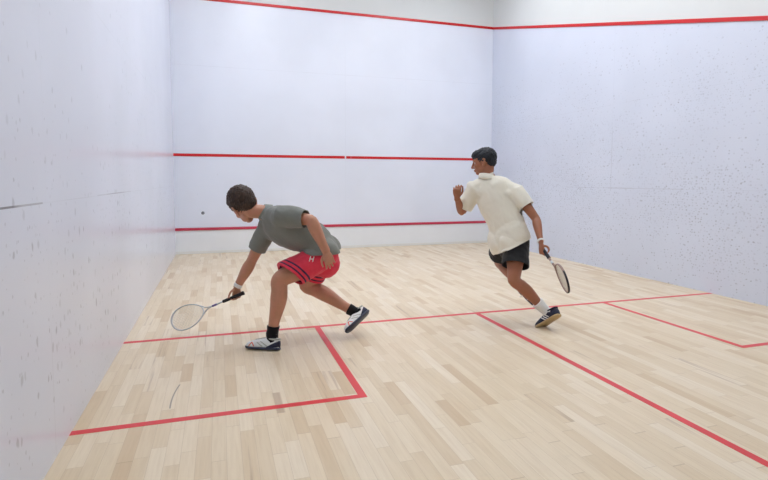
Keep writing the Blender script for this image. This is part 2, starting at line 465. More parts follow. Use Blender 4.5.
def cloth(bm, voxel, cuts, fold, thick=.004, smooth=5, marks=(), over=None, keep=None):
    me = solid(bm, voxel, smooth)
    for f in (fold if isinstance(fold, list) else [fold]): displace(me, f)
    if over is not None:                                            # lie outside the garment below
        for gap, it in ((.016, 3), (.013, 2), (.011, 0)):
            def out(c, n):
                h = over.find_nearest(c, .08)
                if h[0] is None: return c
                d = (c - h[0]).dot(h[1])
                return c + h[1] * (gap - d) if d < gap else c
            displace(me, out)
            if it: me = evaluated(me, [('SMOOTH', dict(iterations=it, factor=.5))])
    if keep is not None: keep.append(BVHTree.FromPolygons([v.co.copy() for v in me.vertices], [tuple(p.vertices) for p in me.polygons]))
    me = bisect(me, cuts, marks)
    return evaluated(me, [('SOLIDIFY', dict(thickness=thick, offset=-1.0))])

def leg_stations(hip, knee, ankle, front, s=1.0):
    hip, knee, ankle, front = V(hip), V(knee), V(ankle), V(front)
    def at(a, b, t, off): return a.lerp(b, t) + front * off
    return [(at(hip, knee, -.06, 0), .092 * s, .094 * s), (at(hip, knee, .22, .004), .087 * s, .09 * s), (at(hip, knee, .5, .008), .075 * s, .08 * s),
            (at(hip, knee, .78, .006), .061 * s, .066 * s), (at(hip, knee, .96, .004), .054 * s, .060 * s), (at(knee, ankle, .06, .004), .051 * s, .058 * s),
            (at(knee, ankle, .18, -.006), .052 * s, .056 * s), (at(knee, ankle, .34, -.012), .056 * s, .058 * s), (at(knee, ankle, .52, -.010), .049 * s, .051 * s),
            (at(knee, ankle, .72, -.003), .038 * s, .041 * s), (at(knee, ankle, .9, 0), .032 * s, .036 * s), (ankle, .032 * s, .038 * s)]
def arm_stations(sh, el, wr, s=1.0):
    sh, el, wr = V(sh), V(el), V(wr)
    L = lambda a, b, t: a.lerp(b, t)
    return [(L(sh, el, -.02), .057 * s, .057 * s), (L(sh, el, .25), .054 * s, .052 * s), (L(sh, el, .55), .048 * s, .050 * s), (L(sh, el, .88), .040 * s, .042 * s),
            (L(el, wr, .02), .041 * s, .041 * s), (L(el, wr, .2), .046 * s, .044 * s), (L(el, wr, .45), .042 * s, .038 * s), (L(el, wr, .75), .033 * s, .028 * s), (L(el, wr, 1), .030 * s, .022 * s)]

def rot(v, axis, deg): return Quaternion(nrm(axis), math.radians(deg)) @ V(v)
def hand(bm, wr, d, s, n, curls, thumb, spread=4, curl_axis=None, k=1.0):
    """wr wrist, d towards the knuckles, s thumb side, n palm normal"""
    wr, d, s, n = V(wr), nrm(d), nrm(s), nrm(n)
    ax = curl_axis if curl_axis is not None else d.cross(n)
    if rot(d, ax, 20).dot(n) < 0: ax = -ax
    loft(bm, [(wr - d * .02, .028 * k, .021 * k), (wr + d * .012 * k, .029 * k, .019 * k), (wr + d * .045 * k - n * .001, .039 * k, .0165 * k), (wr + d * .078 * k, .041 * k, .0145 * k), (wr + d * .090 * k, .038 * k, .012 * k)], s, 16, 3)
    ball(bm, wr + d * .035 * k + s * .022 * k + n * .008 * k, s * .017 * k, d * .03 * k, n * .015 * k, 14)   # thumb pad
    offs = (.031, .0105, -.010, -.0295); back = (.002, .0, .003, .012); lens = (.073, .081, .075, .060)
    for i in range(4):
        p = wr + d * (.086 - back[i]) * k + s * offs[i] * k
        dr = (d + s * (math.tan(math.radians(spread)) * (1.5 - i))).normalized()
        pts = [(p - dr * .02 * k, .0105 * k)]
        r = (.0096, .0088, .0078, .0066)
        for j in range(3):
            pts.append((p, r[j] * k))
            dr = rot(dr, ax, curls[i][j]); p = p + dr * lens[i] * k * (.44, .31, .25)[j]
        pts.append((p - dr * .004, r[3] * k))
        loft(bm, [(q, a, a * .95) for q, a in pts], s, 10, 3)
    p = wr + d * .026 * k + s * .026 * k + n * .006 * k
    pts = [(p - s * .008, .013 * k)]
    for j, (dirv, ln) in enumerate(zip(thumb, (.036, .032, .026))):
        pts.append((p, (.0125, .0112, .0102)[j] * k)); p = p + nrm(dirv) * ln * k
    pts.append((p, .0082 * k))
    loft(bm, [(q, a, a * .9) for q, a in pts], n, 10, 3)
def grip_frame(wr, fore, a, right=True, tilt=28):
    """hand frame that closes on a handle along a (towards the racket head); returns d, s, n, handle point"""
    a = nrm(a); dp = orth(fore, a)
    c, q = math.cos(math.radians(tilt)), math.sin(math.radians(tilt))
    d = dp * c + a * q; s = a * c - dp * q
    n = s.cross(d) if right else d.cross(s)
    return d, s, n, V(wr) + d * .074 + n * .031
def gripping_hand(bm, wr, fore, a, right=True, k=1.0):
    d, s, n, P = grip_frame(wr, fore, a, right)
    hand(bm, wr, d, s, n, [(52, 78, 58), (60, 80, 58), (64, 82, 58), (66, 84, 58)], [n * .95 + s * .4 + d * .15, d * .8 + n * .45 + s * .3, d * .85 - n * .4 + s * .3], 3, V(a), k)
    return P

def head_parts(bm, c, f, u, k=1.0):
    """skull, face, nose, lips, ears into bm; returns frame function"""
    f = nrm(f); u = orth(u, f); l = u.cross(f)
    P = lambda F, U, L=0: V(c) + (f * F + u * U + l * L) * k
    def b(F, U, L, hf, hu, hl, seg=20): ball(bm, P(F, U, L), f * hf * k, u * hu * k, l * hl * k, seg)
    b(-.004, .012, 0, .098, .088, .077, 26)
    b(.040, -.010, 0, .056, .075, .066)
    b(.046, -.060, 0, .050, .056, .054)
    b(.068, -.104, 0, .026, .018, .026)
    for sg in (1, -1):
        b(.028, -.078, .036 * sg, .045, .034, .022)                    # jaw side
        b(.070, -.038, .038 * sg, .024, .022, .022)                    # cheekbone
        b(.088, .014, .028 * sg, .013, .010, .024)                     # brow
        b(.107, -.050, .012 * sg, .011, .009, .009, 12)                # nostril wing
        # ear: outer rim, lobe, tragus
        loft(bm, [(P(.012, -.002, .074 * sg), .007 * k, .006 * k), (P(-.004, .012, .083 * sg), .008 * k, .006 * k), (P(-.022, .006, .089 * sg), .008 * k, .006 * k),
                  (P(-.022, -.020, .087 * sg), .008 * k, .006 * k), (P(-.008, -.042, .080 * sg), .008 * k, .007 * k), (P(.006, -.050, .074 * sg), .009 * k, .007 * k)], u, 10, 3)
        b(-.006, -.018, .076 * sg, .018, .026, .008, 14)
    loft(bm, [(P(.094, .006), .010 * k, .010 * k), (P(.106, -.018), .0105 * k, .011 * k), (P(.119, -.044), .0135 * k, .012 * k)], l, 12, 3)
    b(.097, -.073, 0, .011, .0065, .025, 14); b(.095, -.084, 0, .011, .007, .022, 14)
    return P, f, u, l
def head_sculpt(me, P, f, u, l, k=1.0):
    spots = []
    for sg in (1, -1):
        spots += [(P(.094, -.010, .032 * sg), -f, .011 * k, .016 * k), (P(-.002, -.014, .092 * sg), -l * sg, .006 * k, .010 * k)]
    spots.append((P(.110, -.0785), -f, .004 * k, .006 * k))
    def fn(c, n):
        for p, d, a, r in spots:
            q = (c - p).length / r
            if q < 2.5: c = c + d * a * math.exp(-q * q)
        return c
    displace(me, fn)
def eyes_and_brows(P, f, u, l, parent, hairm, k=1.0):
    for sg in (1, -1):
        bm = bmesh.new(); c = P(.0735, -.011, .032 * sg); ball(bm, c, l * .0122 * k, u * .0122 * k, f * .0122 * k, 28)
        for q in bm.faces:
            q.material_index = 1 if nrm(q.calc_center_median() - c).dot(f) > .89 else 0
        link('eye', to_mesh(bm), [M_eyew, M_iris], parent)
        bm = bmesh.new()
        loft(bm, [(P(.100, .0135, .012 * sg), .0035 * k, .003 * k), (P(.098, .017, .030 * sg), .004 * k, .003 * k), (P(.084, .013, .050 * sg), .002 * k, .002 * k)], u, 8, 4)
        link('eyebrow', to_mesh(bm), hairm, parent)
def hair_mesh(P, f, u, l, k, thick=.016, fringe=.02, seed=1):
    bm = bmesh.new()
    def b(F, U, L, hf, hu, hl): ball(bm, P(F, U, L), f * hf * k, u * hu * k, l * hl * k, 28)
    b(-.020, .033, 0, .095 + thick * .6, .078 + thick, .077 + thick * .75)
    b(.022, .060, 0, .076 + fringe * .6, .044 + thick * .8, .064 + thick * .4)        # top, fringe
    b(-.060, -.012, 0, .046 + thick * .5, .062, .062 + thick * .45)                   # nape
    for sg in (1, -1): b(.020, .004, .068 * sg, .010, .024, .008)                    # sideburn
    me = solid(bm, .005 * k, 3)
    rx = nrm(u * .5 - f * .8)
    def fn(c, n):
        q = c * 105; q -= rx * (q.dot(rx) * .86)
        return c + n * (.0075 * noise.noise(q + V((seed, 0, 0))) + .004 * noise.noise(q * 2.3))
    displace(me, fn); return me

def shoe(heel, toe, up, parent, kind, side_out):
    """heel, toe: points under the sole"""
    heel, toe = V(heel), V(toe); f = nrm(toe - heel); u = orth(up, f); s = u.cross(f); L = .292
    xs = [0, .012, .04, .08, .12, .16, .20, .235, .265, .282, .292]
    hw = [.016, .030, .038, .040, .040, .043, .0465, .0465, .039, .027, .010]
    ht = [.066, .090, .098, .094, .091, .085, .075, .066, .056, .047, .034]
    sh = [0, 0, 0, 0, .002, .004, .005, .004, .002, 0, -.002]
    def P(x, y, z): return heel + f * x + s * (y * side_out) + u * z
    bm = bmesh.new(); rs = []
    for x, w_, h_, o_ in zip(xs, hw, ht, sh):
        r = []
        for j in range(21):
            a = math.pi * j / 20; ca, sa = math.cos(a), math.sin(a)
            flat = .62 if x < .14 else .8
            wy = w_ * (abs(ca) ** .75) * (1 if ca >= 0 else -1) * (1 - .24 * sa ** 3)
            r.append(P(x, wy + o_, .016 + (h_ - .016) * sa ** flat))
        r.append(P(x, -w_ * .5 + o_, .012)); r.append(P(x, w_ * .5 + o_, .012)); rs.append(r)
    rings(bm, rs)
    me = evaluated(to_mesh(bm), [('SUBSURF', dict(levels=2))])
    root = link('shoe', me, kind['upper'], parent)
    tree = BVHTree.FromPolygons([v.co.copy() for v in me.vertices], [tuple(p.vertices) for p in me.polygons])
    # sole
    bm = bmesh.new(); out = [(x, w_ + .004 + (.003 if x in (0, .292) else 0), o_) for x, w_, o_ in zip(xs, hw, sh)]
    pts = [(x, w_ + o_) for x, w_, o_ in out] + [(x, -w_ + o_) for x, w_, o_ in reversed(out)]
    rr = []
    for z, g in ((0, .93), (.003, .99), (.010, 1.0), (.017, .985)):
        rr.append([P(.146 + (x - .146) * (1 + (g - 1) * .5), y * g, z + max(0, x - .22) ** 2 * 1.6) for x, y in pts])
    rings(bm, rr)
    link('sole', to_mesh(bm), kind['sole'], root)
    # heel counter : a panel wrapped round the back of the upper
    def wrap(x, y, z):
        o, d = (P(-.1, y, z), f) if x is None else (P(x, y * 3, z), s * (-side_out if y > 0 else side_out))
        h = tree.ray_cast(o, d); return h[0] - d * .0012 if h[0] else o + d * .1
    cols = [(x, .04) for x in (.10, .085, .068, .05, .035, .022, .012)] + [(None, y) for y in (.016, .008, 0, -.008, -.016)] + [(x, -.04) for x in (.012, .022, .035, .05, .068, .085, .10)]
    bm = bmesh.new(); vs = []
    for x, y in cols:
        top = .070 - .050 * ((x or 0) / .1) ** 1.1
        vs.append([bm.verts.new(wrap(x, y, .013 + (top - .013) * t / 5)) for t in range(6)])
    for a, b in zip(vs, vs[1:]):
        for i_ in range(5): bm.faces.new((a[i_], a[i_ + 1], b[i_ + 1], b[i_]))
    link('heel_counter', evaluated(to_mesh(bm), [('SMOOTH', dict(iterations=1, factor=.4)), ('SOLIDIFY', dict(thickness=.004, offset=0.0))]), kind['counter'], root)
    # laces over the tongue
    def hit(x, y, lift=.001):
        o = P(x, y, .2); h = tree.ray_cast(o, -u)
        return (h[0] + u * lift) if h[0] else P(x, y, .06)
    bm = bmesh.new()
    for i in range(5):
        x = .125 + i * .017
        for a, b in ((x, x + .010), (x + .010, x)):
            loft(bm, [(hit(a, -.020), .0022, .0016), (hit((a + b) / 2, 0, .003), .0024, .0018), (hit(b, .020), .0022, .0016)], u, 6, 3)
    if kind.get('bow'):
        for sg in (1, -1):
            c = hit(.118, 0, .004)
            loft(bm, [(c, .002, .002), (c + s * .03 * sg + u * .018 - f * .01, .002, .002), (c + s * .045 * sg + u * .002, .002, .002), (c + s * .025 * sg - u * .004 + f * .006, .002, .002), (c, .002, .002)], u, 6, 4)
    link('laces', to_mesh(bm), kind['lace'], root)
    # side marks
    def side_hit(x, z, sg):
        o = P(x, .12 * sg, z); h = tree.ray_cast(o, -s * (side_out * sg))
        return h[0] if h[0] else P(x, .04 * sg, z)
    for name, mat, lines in kind['marks']:
        for sg in (1, -1):
            for ln in lines:
                bm = bmesh.new()
                d = [(side_hit(x, z, sg) + s * (side_out * sg) * .0008, wd, .0016) for x, z, wd in ln]
                loft(bm, d, f, 8, 3); link(name, to_mesh(bm), mat, root)
    # ankle collar
    bm = bmesh.new(); n = 24; ring = []
    for j in range(n + 1):
        q = 2 * math.pi * j / n
        ring.append((P(.054 + .047 * math.cos(q), .036 * math.sin(q), .089 + .004 * math.cos(q) - .008 * math.sin(q) ** 2), .007, .009))
    loft(bm, ring, u, 8, 1, False); link('ankle_collar', to_mesh(bm), kind['collar'], root)
    return root

def racket(butt, a, fn, label, mats, fan=None):
    """a: towards the head, fn: normal of the string bed"""
    butt = V(butt); a = nrm(a); fn = orth(fn, a); w = a.cross(fn)
    root = bpy.data.objects.new('squash_racket', None); COL.objects.link(root); root.location = butt
    tag(root, label, 'racket')
    P = lambda x, y, z=0: butt + a * x + w * y + fn * z
    bm = bmesh.new(); N = 72; ctr, hl, hwid = .535, .150, .102
    def outline(t, sc=1.0):
        x = ctr + hl * sc * math.cos(t); y = hwid * sc * math.sin(t) * (1 + .16 * math.cos(t))
        return x, y
    loop = [outline(2 * math.pi * i / N) for i in range(N)]
    rs = []
    for i in range(N):
        x, y = loop[i]; x2, y2 = loop[(i + 1) % N]; x0, y0 = loop[i - 1]
        tx, ty = x2 - x0, y2 - y0; q = math.hypot(tx, ty); ox, oy = ty / q, -tx / q
        rs.append([P(x + ox * .0052 * math.cos(b), y + oy * .0052 * math.cos(b), .0095 * math.sin(b)) for b in (2 * math.pi * j / 10 for j in range(10))])
    rs.append(rs[0]); vs = [[bm.verts.new(p) for p in r] for r in rs[:-1]]; vs.append(vs[0])
    for p, q in zip(vs, vs[1:]):
        for i in range(10): bm.faces.new((p[i], p[(i + 1) % 10], q[(i + 1) % 10], q[i]))
    link('frame', to_mesh(bm), mats['frame'], root)
    bm = bmesh.new()                                                # bumper guard round the tip
    rs = [[P(*(lambda o: (o[0], o[1]))(outline(t, 1.045)), .0075 * math.sin(b)) + (P(*outline(t, 1.0)) - P(ctr, 0)).normalized() * .004 * math.cos(b) for b in (2 * math.pi * j / 8 for j in range(8))] for t in (math.radians(-62 + 124 * i / 28) for i in range(29))]
    rings(bm, rs); link('bumper_guard', to_mesh(bm), mats['bumper'], root)
    for sg in (1, -1):                                              # throat arms
        bm = bmesh.new()
        x, y = outline(math.pi - .42 * sg)
        loft(bm, [(P(.315, .003 * sg), .006, .008), (P(.355, .010 * sg), .0055, .008), (P(x - .01, y * .96), .005, .009), (P(*outline(math.pi - .62 * sg)), .005, .009)], w, 10, 5)
        link('throat', to_mesh(bm), mats['frame'], root)
    bm = bmesh.new(); loft(bm, [(P(.19, 0), .009, .010), (P(.24, 0), .0075, .010), (P(.32, 0), .009, .009)], w, 12, 4); link('shaft', to_mesh(bm), mats['frame'], root)
    bm = bmesh.new(); loft(bm, [(P(.255, 0), .0092, .0112), (P(.30, 0), .0092, .0112)], w, 12, 2, False); link('decal_band', to_mesh(bm), mats['decal'], root)
    bm = bmesh.new()
    st = [(P(.0, 0), .0185, .0195), (P(.012, 0), .0175, .0185), (P(.02, 0), .0150, .0165)] + [(P(.02 + .0125 * i, 0), .0150 - .0016 * (i / 14) + .0006 * (i % 2), .0165 - .0016 * (i / 14) + .0006 * (i % 2)) for i in range(1, 15)] + [(P(.20, 0), .0105, .012)]
    loft(bm, st, w, 16, 2, False); g = link('grip', to_mesh(bm), mats['grip'], root)
    bm = bmesh.new(); r = .0011
    for i in range(-7, 8):
        y = i * .0132
        ts = [t for t in (math.pi * j / 400 for j in range(401)) if abs(outline(t)[1] - abs(y)) < .0012]
        if len(ts) < 2: continue
        x0, x1 = outline(ts[-1])[0], outline(ts[0])[0]
        loft(bm, [(P(x0, y, .0008), r, r), (P(x1, y, .0008), r, r)], w, 5, 1, False)
    x = ctr - hl + .018
    while x < ctr + hl - .008:
        t = math.acos(max(-1, min(1, (x - ctr) / hl))); y = outline(t)[1]
        loft(bm, [(P(x, -y, -.0008), r, r), (P(x, y, -.0008), r, r)], a, 5, 1, False); x += .0132
    link('strings', to_mesh(bm), M_string, root)
    return root

def torso_front(left, upv): return nrm(V(left).cross(V(upv)))

def figure(J, sp):
    """builds one player; J world joints, sp per-person numbers"""
    J = {k: V(v) for k, v in J.items()}
    k = sp.get('k', 1.0)
    hipL = nrm(J['l_hip'] - J['r_hip']); shL = nrm(J['l_sh'] - J['r_sh'])
    spine = [J['pelvis'], J['waist'], J['chest'], J['neck']]
    up0 = nrm(spine[1] - spine[0]); up2 = nrm(spine[3] - spine[2])
    ax = [hipL, hipL, hipL.lerp(shL, .45).normalized(), shL, shL, shL]
    dn = -up0
    fr0 = torso_front(hipL, up0); fr2 = torso_front(shL, up2)
    J['fr0'], J['fr2'], J['up0'], J['up2'], J['hipL'], J['shL'] = fr0, fr2, up0, up2, hipL, shL
    legs = {}
    for s_ in 'lr':
        h, kn, an = J[s_ + '_hip'], J[s_ + '_knee'], J[s_ + '_ankle']
        fr = sp.get(s_ + '_kf') or orth(kn - (h + an) / 2, an - h)
        legs[s_] = leg_stations(h, kn, an, orth(fr, an - kn), sp.get('leg', 1.05)); J[s_ + '_front'] = V(fr)
    arms = {s_: arm_stations(J[s_ + '_sh'], J[s_ + '_elb'], J[s_ + '_wri'], sp.get('arm', 1.0)) for s_ in 'lr'}
    P4 = J['chest'].lerp(J['neck'], .6)
    tors = [(J['pelvis'] + dn * .09, .125, .10), (J['pelvis'] + dn * .01, .160, .115), (J['waist'], .142, .104), (J['chest'], .165, .118), (P4, .150, .098), (J['neck'] - up2 * .01, .075, .07)]
    # ---- body
    bm = bmesh.new()
    loft(bm, tors, ax, 28, 4)
    for s_, sg in (('l', 1), ('r', -1)):
        side = orth(J[s_ + '_front'], J[s_ + '_ankle'] - J[s_ + '_knee']).cross(nrm(J[s_ + '_ankle'] - J[s_ + '_knee']))
        loft(bm, legs[s_], side, 22, 3)
        ball(bm, J[s_ + '_hip'] - fr0 * .05 + up0 * .01 - hipL * sg * .01, hipL * .085, up0 * .095, fr0 * .085)
        kc = J[s_ + '_knee'] + nrm(J[s_ + '_front']) * .034; t_ = nrm(J[s_ + '_ankle'] - J[s_ + '_hip'])
        ball(bm, kc, side * .034, t_ * .036, nrm(J[s_ + '_front']) * .026)
        h, t = V(sp[s_ + '_heel']), V(sp[s_ + '_toe']); u_ = orth(J[s_ + '_ankle'] - (h * .75 + t * .25), t - h)
        J[s_ + '_footup'] = u_; f_ = nrm(t - h)
        loft(bm, [(h + f_ * .045 + u_ * .045, .024, .024), (h + f_ * .09 + u_ * .045, .024, .024), (h + f_ * .16 + u_ * .042, .030, .020), (h + f_ * .23 + u_ * .032, .032, .013), (h + f_ * .265 + u_ * .03, .022, .009)], u_.cross(f_), 14, 3)
        loft(bm, [(J[s_ + '_ankle'], .033, .036), (h + f_ * .055 + u_ * .05, .026, .029)], side, 14, 3)
        loft(bm, arms[s_], sp[s_ + '_armside'], 18, 3)
        ball(bm, J[s_ + '_sh'], shL * .058, up2 * .062, fr2 * .058)
        loft(bm, [(J['neck'].lerp(J['chest'], .18), .06, .055), (J['neck'].lerp(J[s_ + '_sh'], .5) - up2 * .012, .05, .05), (J[s_ + '_sh'], .055, .052)], fr2, 16, 3)
        loft(bm, [(J['chest'], .09, .09), (J['chest'].lerp(J[s_ + '_sh'], .6), .08, .075), (J[s_ + '_sh'], .05, .05)], up2, 16, 3)
    Hc, hk = J['head'], sp.get('hk', 1.0)
    P, f, u, l = head_parts(bm, Hc, sp['face'], sp['hup'], hk)
    loft(bm, [(J['neck'] - up2 * .03, .066, .064), (J['neck'] + up2 * .03 , .059, .060), (P(-.026, -.070), .057, .060), (P(-.018, -.03), .055, .06)], l, 18, 4)
    grip = sp['hands'](bm, J)
    me = solid(bm, .0042, 3)
    head_sculpt(me, P, f, u, l, hk)
    body = bpy.data.objects.new('person', me); COL.objects.link(body); me.materials.append(sp['skin'])
    for p in me.polygons: p.use_smooth = True
    tag(body, sp['label'], 'person')
    eyes_and_brows(P, f, u, l, body, sp['hair'], hk)
    link('hair', hair_mesh(P, f, u, l, hk, sp.get('hthick', .016), sp.get('fringe', .02)), sp['hair'], body)
    # ---- shorts
    bm = bmesh.new(); g = .022
    loft(bm, [(J['pelvis'] + dn * .10, .13 + g, .105 + g), (J['pelvis'], .165 + g, .125 + g), (J['pelvis'] + up0 * .10, .158 + g, .112 + g)], hipL, 26, 4)
    cuts, marks, under = [], [], []
    for s_, sg in (('l', 1), ('r', -1)):
        h, kn = J[s_ + '_hip'], J[s_ + '_knee']; t_ = nrm(kn - h); q = (kn - h).length
        end = sp['short'][s_]; fl_ = sp.get('flare', .03)
        ball(bm, h - fr0 * .05 + up0 * .01 - hipL * sg * .01, hipL * (.085 + g), up0 * (.095 + g), fr0 * (.085 + g))
        drop = sp.get('sdrop', {}).get(s_, V((0, 0, 0)))
        loft(bm, [(h - t_ * .03, .098 + g * .6, .10 + g * .6), (h.lerp(kn, end * .55) + drop * .6, .094 + g * .8 + fl_ * .3, .098 + g * .8 + fl_ * .3), (h.lerp(kn, end) + drop, .086 + g + fl_, .09 + g + fl_), (h.lerp(kn, end) + drop + t_ * .04, .086 + g + fl_, .09 + g + fl_)], hipL, 24, 4, False)
        cuts.append((h.lerp(kn, end) + drop, t_ + sp.get('hemtilt', {}).get(s_, V((0, 0, 0))), .19))
        for d0, d1 in sp.get('bands', {}).get(s_, ()): marks.append((h.lerp(kn, end) + drop, -(t_ + sp.get('hemtilt', {}).get(s_, V((0, 0, 0)))).normalized(), .19, d0, d1, 1))
    cuts.append((J['pelvis'] + up0 * .085, up0, .3, .165))
    me = cloth(bm, .0065, cuts, [folds(.006, 9, nrm(J['l_knee'] - J['l_hip']), .4, 2), folds(.003, 24, None, 1, 5)], marks=marks, keep=under)
    shorts = link('shorts', me, [sp['shorts'], M_navy], body)
    # ---- shirt
    bm = bmesh.new(); g = sp.get('ease', .02)
    hem = sp['hem']                                                 # how far below the waist point along the spine
    sag = sp.get('sag', V((0, 0, 0)))
    st = [(J['pelvis'] + dn * (hem + .03), .172 + g, .132 + g), (J['pelvis'] + up0 * .02 + sag * .5, .166 + g, .124 + g), (J['waist'] + sag, .150 + g * 1.2, .112 + g * 1.3), (J['chest'] + sag * .5, .168 + g, .122 + g), (P4, .152 + g * .8, .10 + g * .8), (J['neck'] - up2 * .012, .078 + g * .4, .072 + g * .4)]
    loft(bm, st, ax, 28, 4, False)
    cuts = [(J['pelvis'] + dn * hem, dn + sp.get('hemn', V((0, 0, 0))), .36), (J['neck'] + up2 * .034, up2, .11, .09, 1)]
    for s_, sg in (('l', 1), ('r', -1)):
        ball(bm, J[s_ + '_hip'] - fr0 * .05 + up0 * .02 - hipL * sg * .01, hipL * (.098 + g), up0 * (.108 + g), fr0 * (.102 + g))
        sh, el = J[s_ + '_sh'], J[s_ + '_elb']; t_ = nrm(el - sh); e = sp['sleeve'][s_]; fl_ = sp.get('sflare', .012)
        loft(bm, [(sh - t_ * .02, .062 + g * .7, .064 + g * .7), (sh.lerp(el, e * .5), .062 + g * .6 + fl_ * .5, .062 + g * .6 + fl_ * .5), (sh.lerp(el, e), .052 + g * .45 + fl_, .054 + g * .45 + fl_), (sh.lerp(el, e) + t_ * .03, .052 + g * .45 + fl_, .054 + g * .45 + fl_)], fr2, 22, 4, False)
        cuts.append((sh.lerp(el, e), t_, .125, .052 + g * .45 + fl_ + .02))
        ball(bm, sh, shL * (.058 + g * .8), up2 * (.062 + g * .8), fr2 * (.058 + g * .8))
        loft(bm, [(J['neck'].lerp(J['chest'], .18), .06 + g * .7, .055 + g * .7), (J['neck'].lerp(sh, .5) - up2 * .012, .05 + g * .8, .05 + g * .8), (sh, .055 + g * .8, .052 + g * .8)], fr2, 16, 3)
        loft(bm, [(J['chest'], .09 + g, .09 + g), (J['chest'].lerp(sh, .6), .08 + g, .075 + g), (sh, .05 + g, .05 + g)], up2, 16, 3)
    loft(bm, [(J['neck'] - up2 * .04, .07, .068), (J['neck'] + up2 * .07, .068, .067)], shL, 18, 3, False)
    me = cloth(bm, .0065, cuts, [folds(.010, 7, sp.get('foldax', up2), .45, 1), folds(.005, 17, sp.get('foldax', up2), .5, 8)], over=under[0])
    shirt = link('polo_shirt', me, sp['shirt'], body)
    # collar : a folded band round the neck, open at the throat
    bm = bmesh.new(); rs = []
    c0 = J['neck'] + up2 * .002
    for j in range(29):
        q = math.radians(24 + 312 * j / 28); d = fr2 * math.cos(q) + shL * math.sin(q)
        w1 = .070 - .004 * abs(math.cos(q)); drop = .008 * math.cos(q)
        rs.append([c0 + d * (w1 + r_) + up2 * (z_ - drop * 2) for r_, z_ in ((.006, -.03), (-.002, .0), (-.003, .018), (-.006, .034), (-.003, .038), (.003, .034), (.014, .014), (.028, -.014), (.025, -.018), (.012, -.004), (.009, -.03))])
    rings(bm, rs); link('collar', to_mesh(bm), sp['collar'], shirt)
    bm = bmesh.new()                                                # placket
    return dict(body=body, shirt=shirt, shorts=shorts, J=J, P=P, f=f, u=u, l=l, legs=legs, grip=grip, arms=arms)

def snap(obj, p, d):
    """first surface point of obj along d from p"""
    me = obj.data; tree = BVHTree.FromPolygons([v.co.copy() for v in me.vertices], [tuple(q.vertices) for q in me.polygons])
    h = tree.ray_cast(V(p), nrm(d)); return (h[0], h[1]) if h[0] else (V(p), -nrm(d))

def sock(J, s_, top, mat, body, legs, extra=.010):
    h = V(J[s_ + '_ankle']); kn = V(J[s_ + '_knee']); q = nrm(kn - h)
    sd = orth(J[s_ + '_front'], q).cross(q)
    bm = bmesh.new()
    foot = J[s_ + '_sockbase']
    wt = .036 + extra + max(0, top - .06) * .10
    loft(bm, [(foot, .037, .040), (h - q * .02, .036 + extra * .7, .044 + extra * .6), (h + q * .012, .035 + extra * .8, .041 + extra * .8), (h + q * top * .5, .035 + extra, .039 + extra), (h + q * top * .92, wt + .001, wt + .004), (h + q * top, wt, wt + .003)], sd, 20, 4, False)
    me = evaluated(to_mesh(bm), [])
    displace(me, folds(.0025, 30, None, 1, 3))
    return link('sock', me, mat, body)

# ------------------------------------------------------------------ the lunging player on the left
J1 = {'l_ankle': (1.165, -5.977, 0.131), 'l_knee': (1.228, -5.989, 0.560), 'l_hip': (1.564, -5.920, 0.708), 'r_hip': (1.615, -5.735, 0.715), 'r_knee': (1.498, -5.581, 0.421), 'r_ankle': (1.882, -5.784, 0.201), 'pelvis': (1.583, -5.818, 0.736), 'waist': (1.517, -5.809, 0.865), 'chest': (1.329, -5.784, 0.953), 'neck': (1.145, -5.748, 1.072), 'l_sh': (1.247, -5.939, 1.065), 'r_sh': (1.162, -5.615, 0.934), 'r_elb': (1.030, -5.529, 0.641), 'r_wri': (0.911, -5.474, 0.418), 'l_elb': (1.459, -6.115, 1.041), 'l_wri': (1.567, -6.167, 0.799), 'l_fin': (1.602, -6.187, 0.681), 'head': (0.964, -5.694, 1.155), 'butt': (0.943, -5.507, 0.405), 'tip': (0.365, -5.338, 0.134), 'l_heel': (1.212, -6.043, 0.004), 'l_toe': (0.991, -5.914, -0.003), 'r_heel': (2.021, -5.809, 0.192), 'r_toe': (1.809, -5.917, 0.070)}
RA1 = V((-0.877, 0.279, -0.392))
def hands1(bm, J):
    g = gripping_hand(bm, J['r_wri'], J['r_wri'] - J['r_elb'], RA1, True)
    d = nrm(J['l_fin'] - J['l_wri']); s = orth(V((-0.923, 0.170, -0.345)), d)
    hand(bm, J['l_wri'], d, s, d.cross(s), [(18, 28, 18), (20, 30, 20), (24, 32, 20), (28, 34, 22)], [s * .7 + d * .7, s * .3 + d, d], 5)
    return g
A = figure(J1, dict(
    label='person in grey polo shirt and red shorts lunging low towards the left wall',
    skin=M_skin1, hair=M_hair1, shirt=M_grey, collar=M_collar1, shorts=M_redc, face=V((-0.225, 0.872, -0.435)), hup=V((-0.580, 0.242, 0.778)), hk=1.22, hthick=.019, fringe=.004,
    l_heel=J1['l_heel'], l_toe=J1['l_toe'], r_heel=J1['r_heel'], r_toe=J1['r_toe'], hands=hands1,
    l_armside=V((-0.923, 0.170, -0.345)), r_armside=RA1, leg=1.17, arm=1.12, short=dict(l=.78, r=.66), flare=.014, hemtilt=dict(l=V((0.635, -0.256, -0.729)) * .42),
    hem=-.032, hemn=V((-0.913, 0.275, -0.302)) * .5, sleeve=dict(l=.82, r=.62), ease=.033, sag=V((-0.318, 0.038, -0.947)) * .015, sflare=.006,
    bands=dict(l=((.022, .034), (.056, .070)), r=((.022, .034), (.056, .070)))))
SHOE1 = dict(upper=M_white, sole=M_dsole, counter=M_navyl, lace=M_lgrey, collar=M_lgrey,
             marks=[('side_trim', M_orange, [[(.20, .024, .004), (.215, .045, .004), (.225, .055, .003)], [(.245, .022, .004), (.232, .042, .004), (.225, .055, .003)]]),
                    ('side_trim', M_lgrey, [[(.09, .026, .004), (.12, .045, .004), (.15, .062, .003)], [(.13, .024, .004), (.155, .040, .004), (.18, .055, .003)]])])
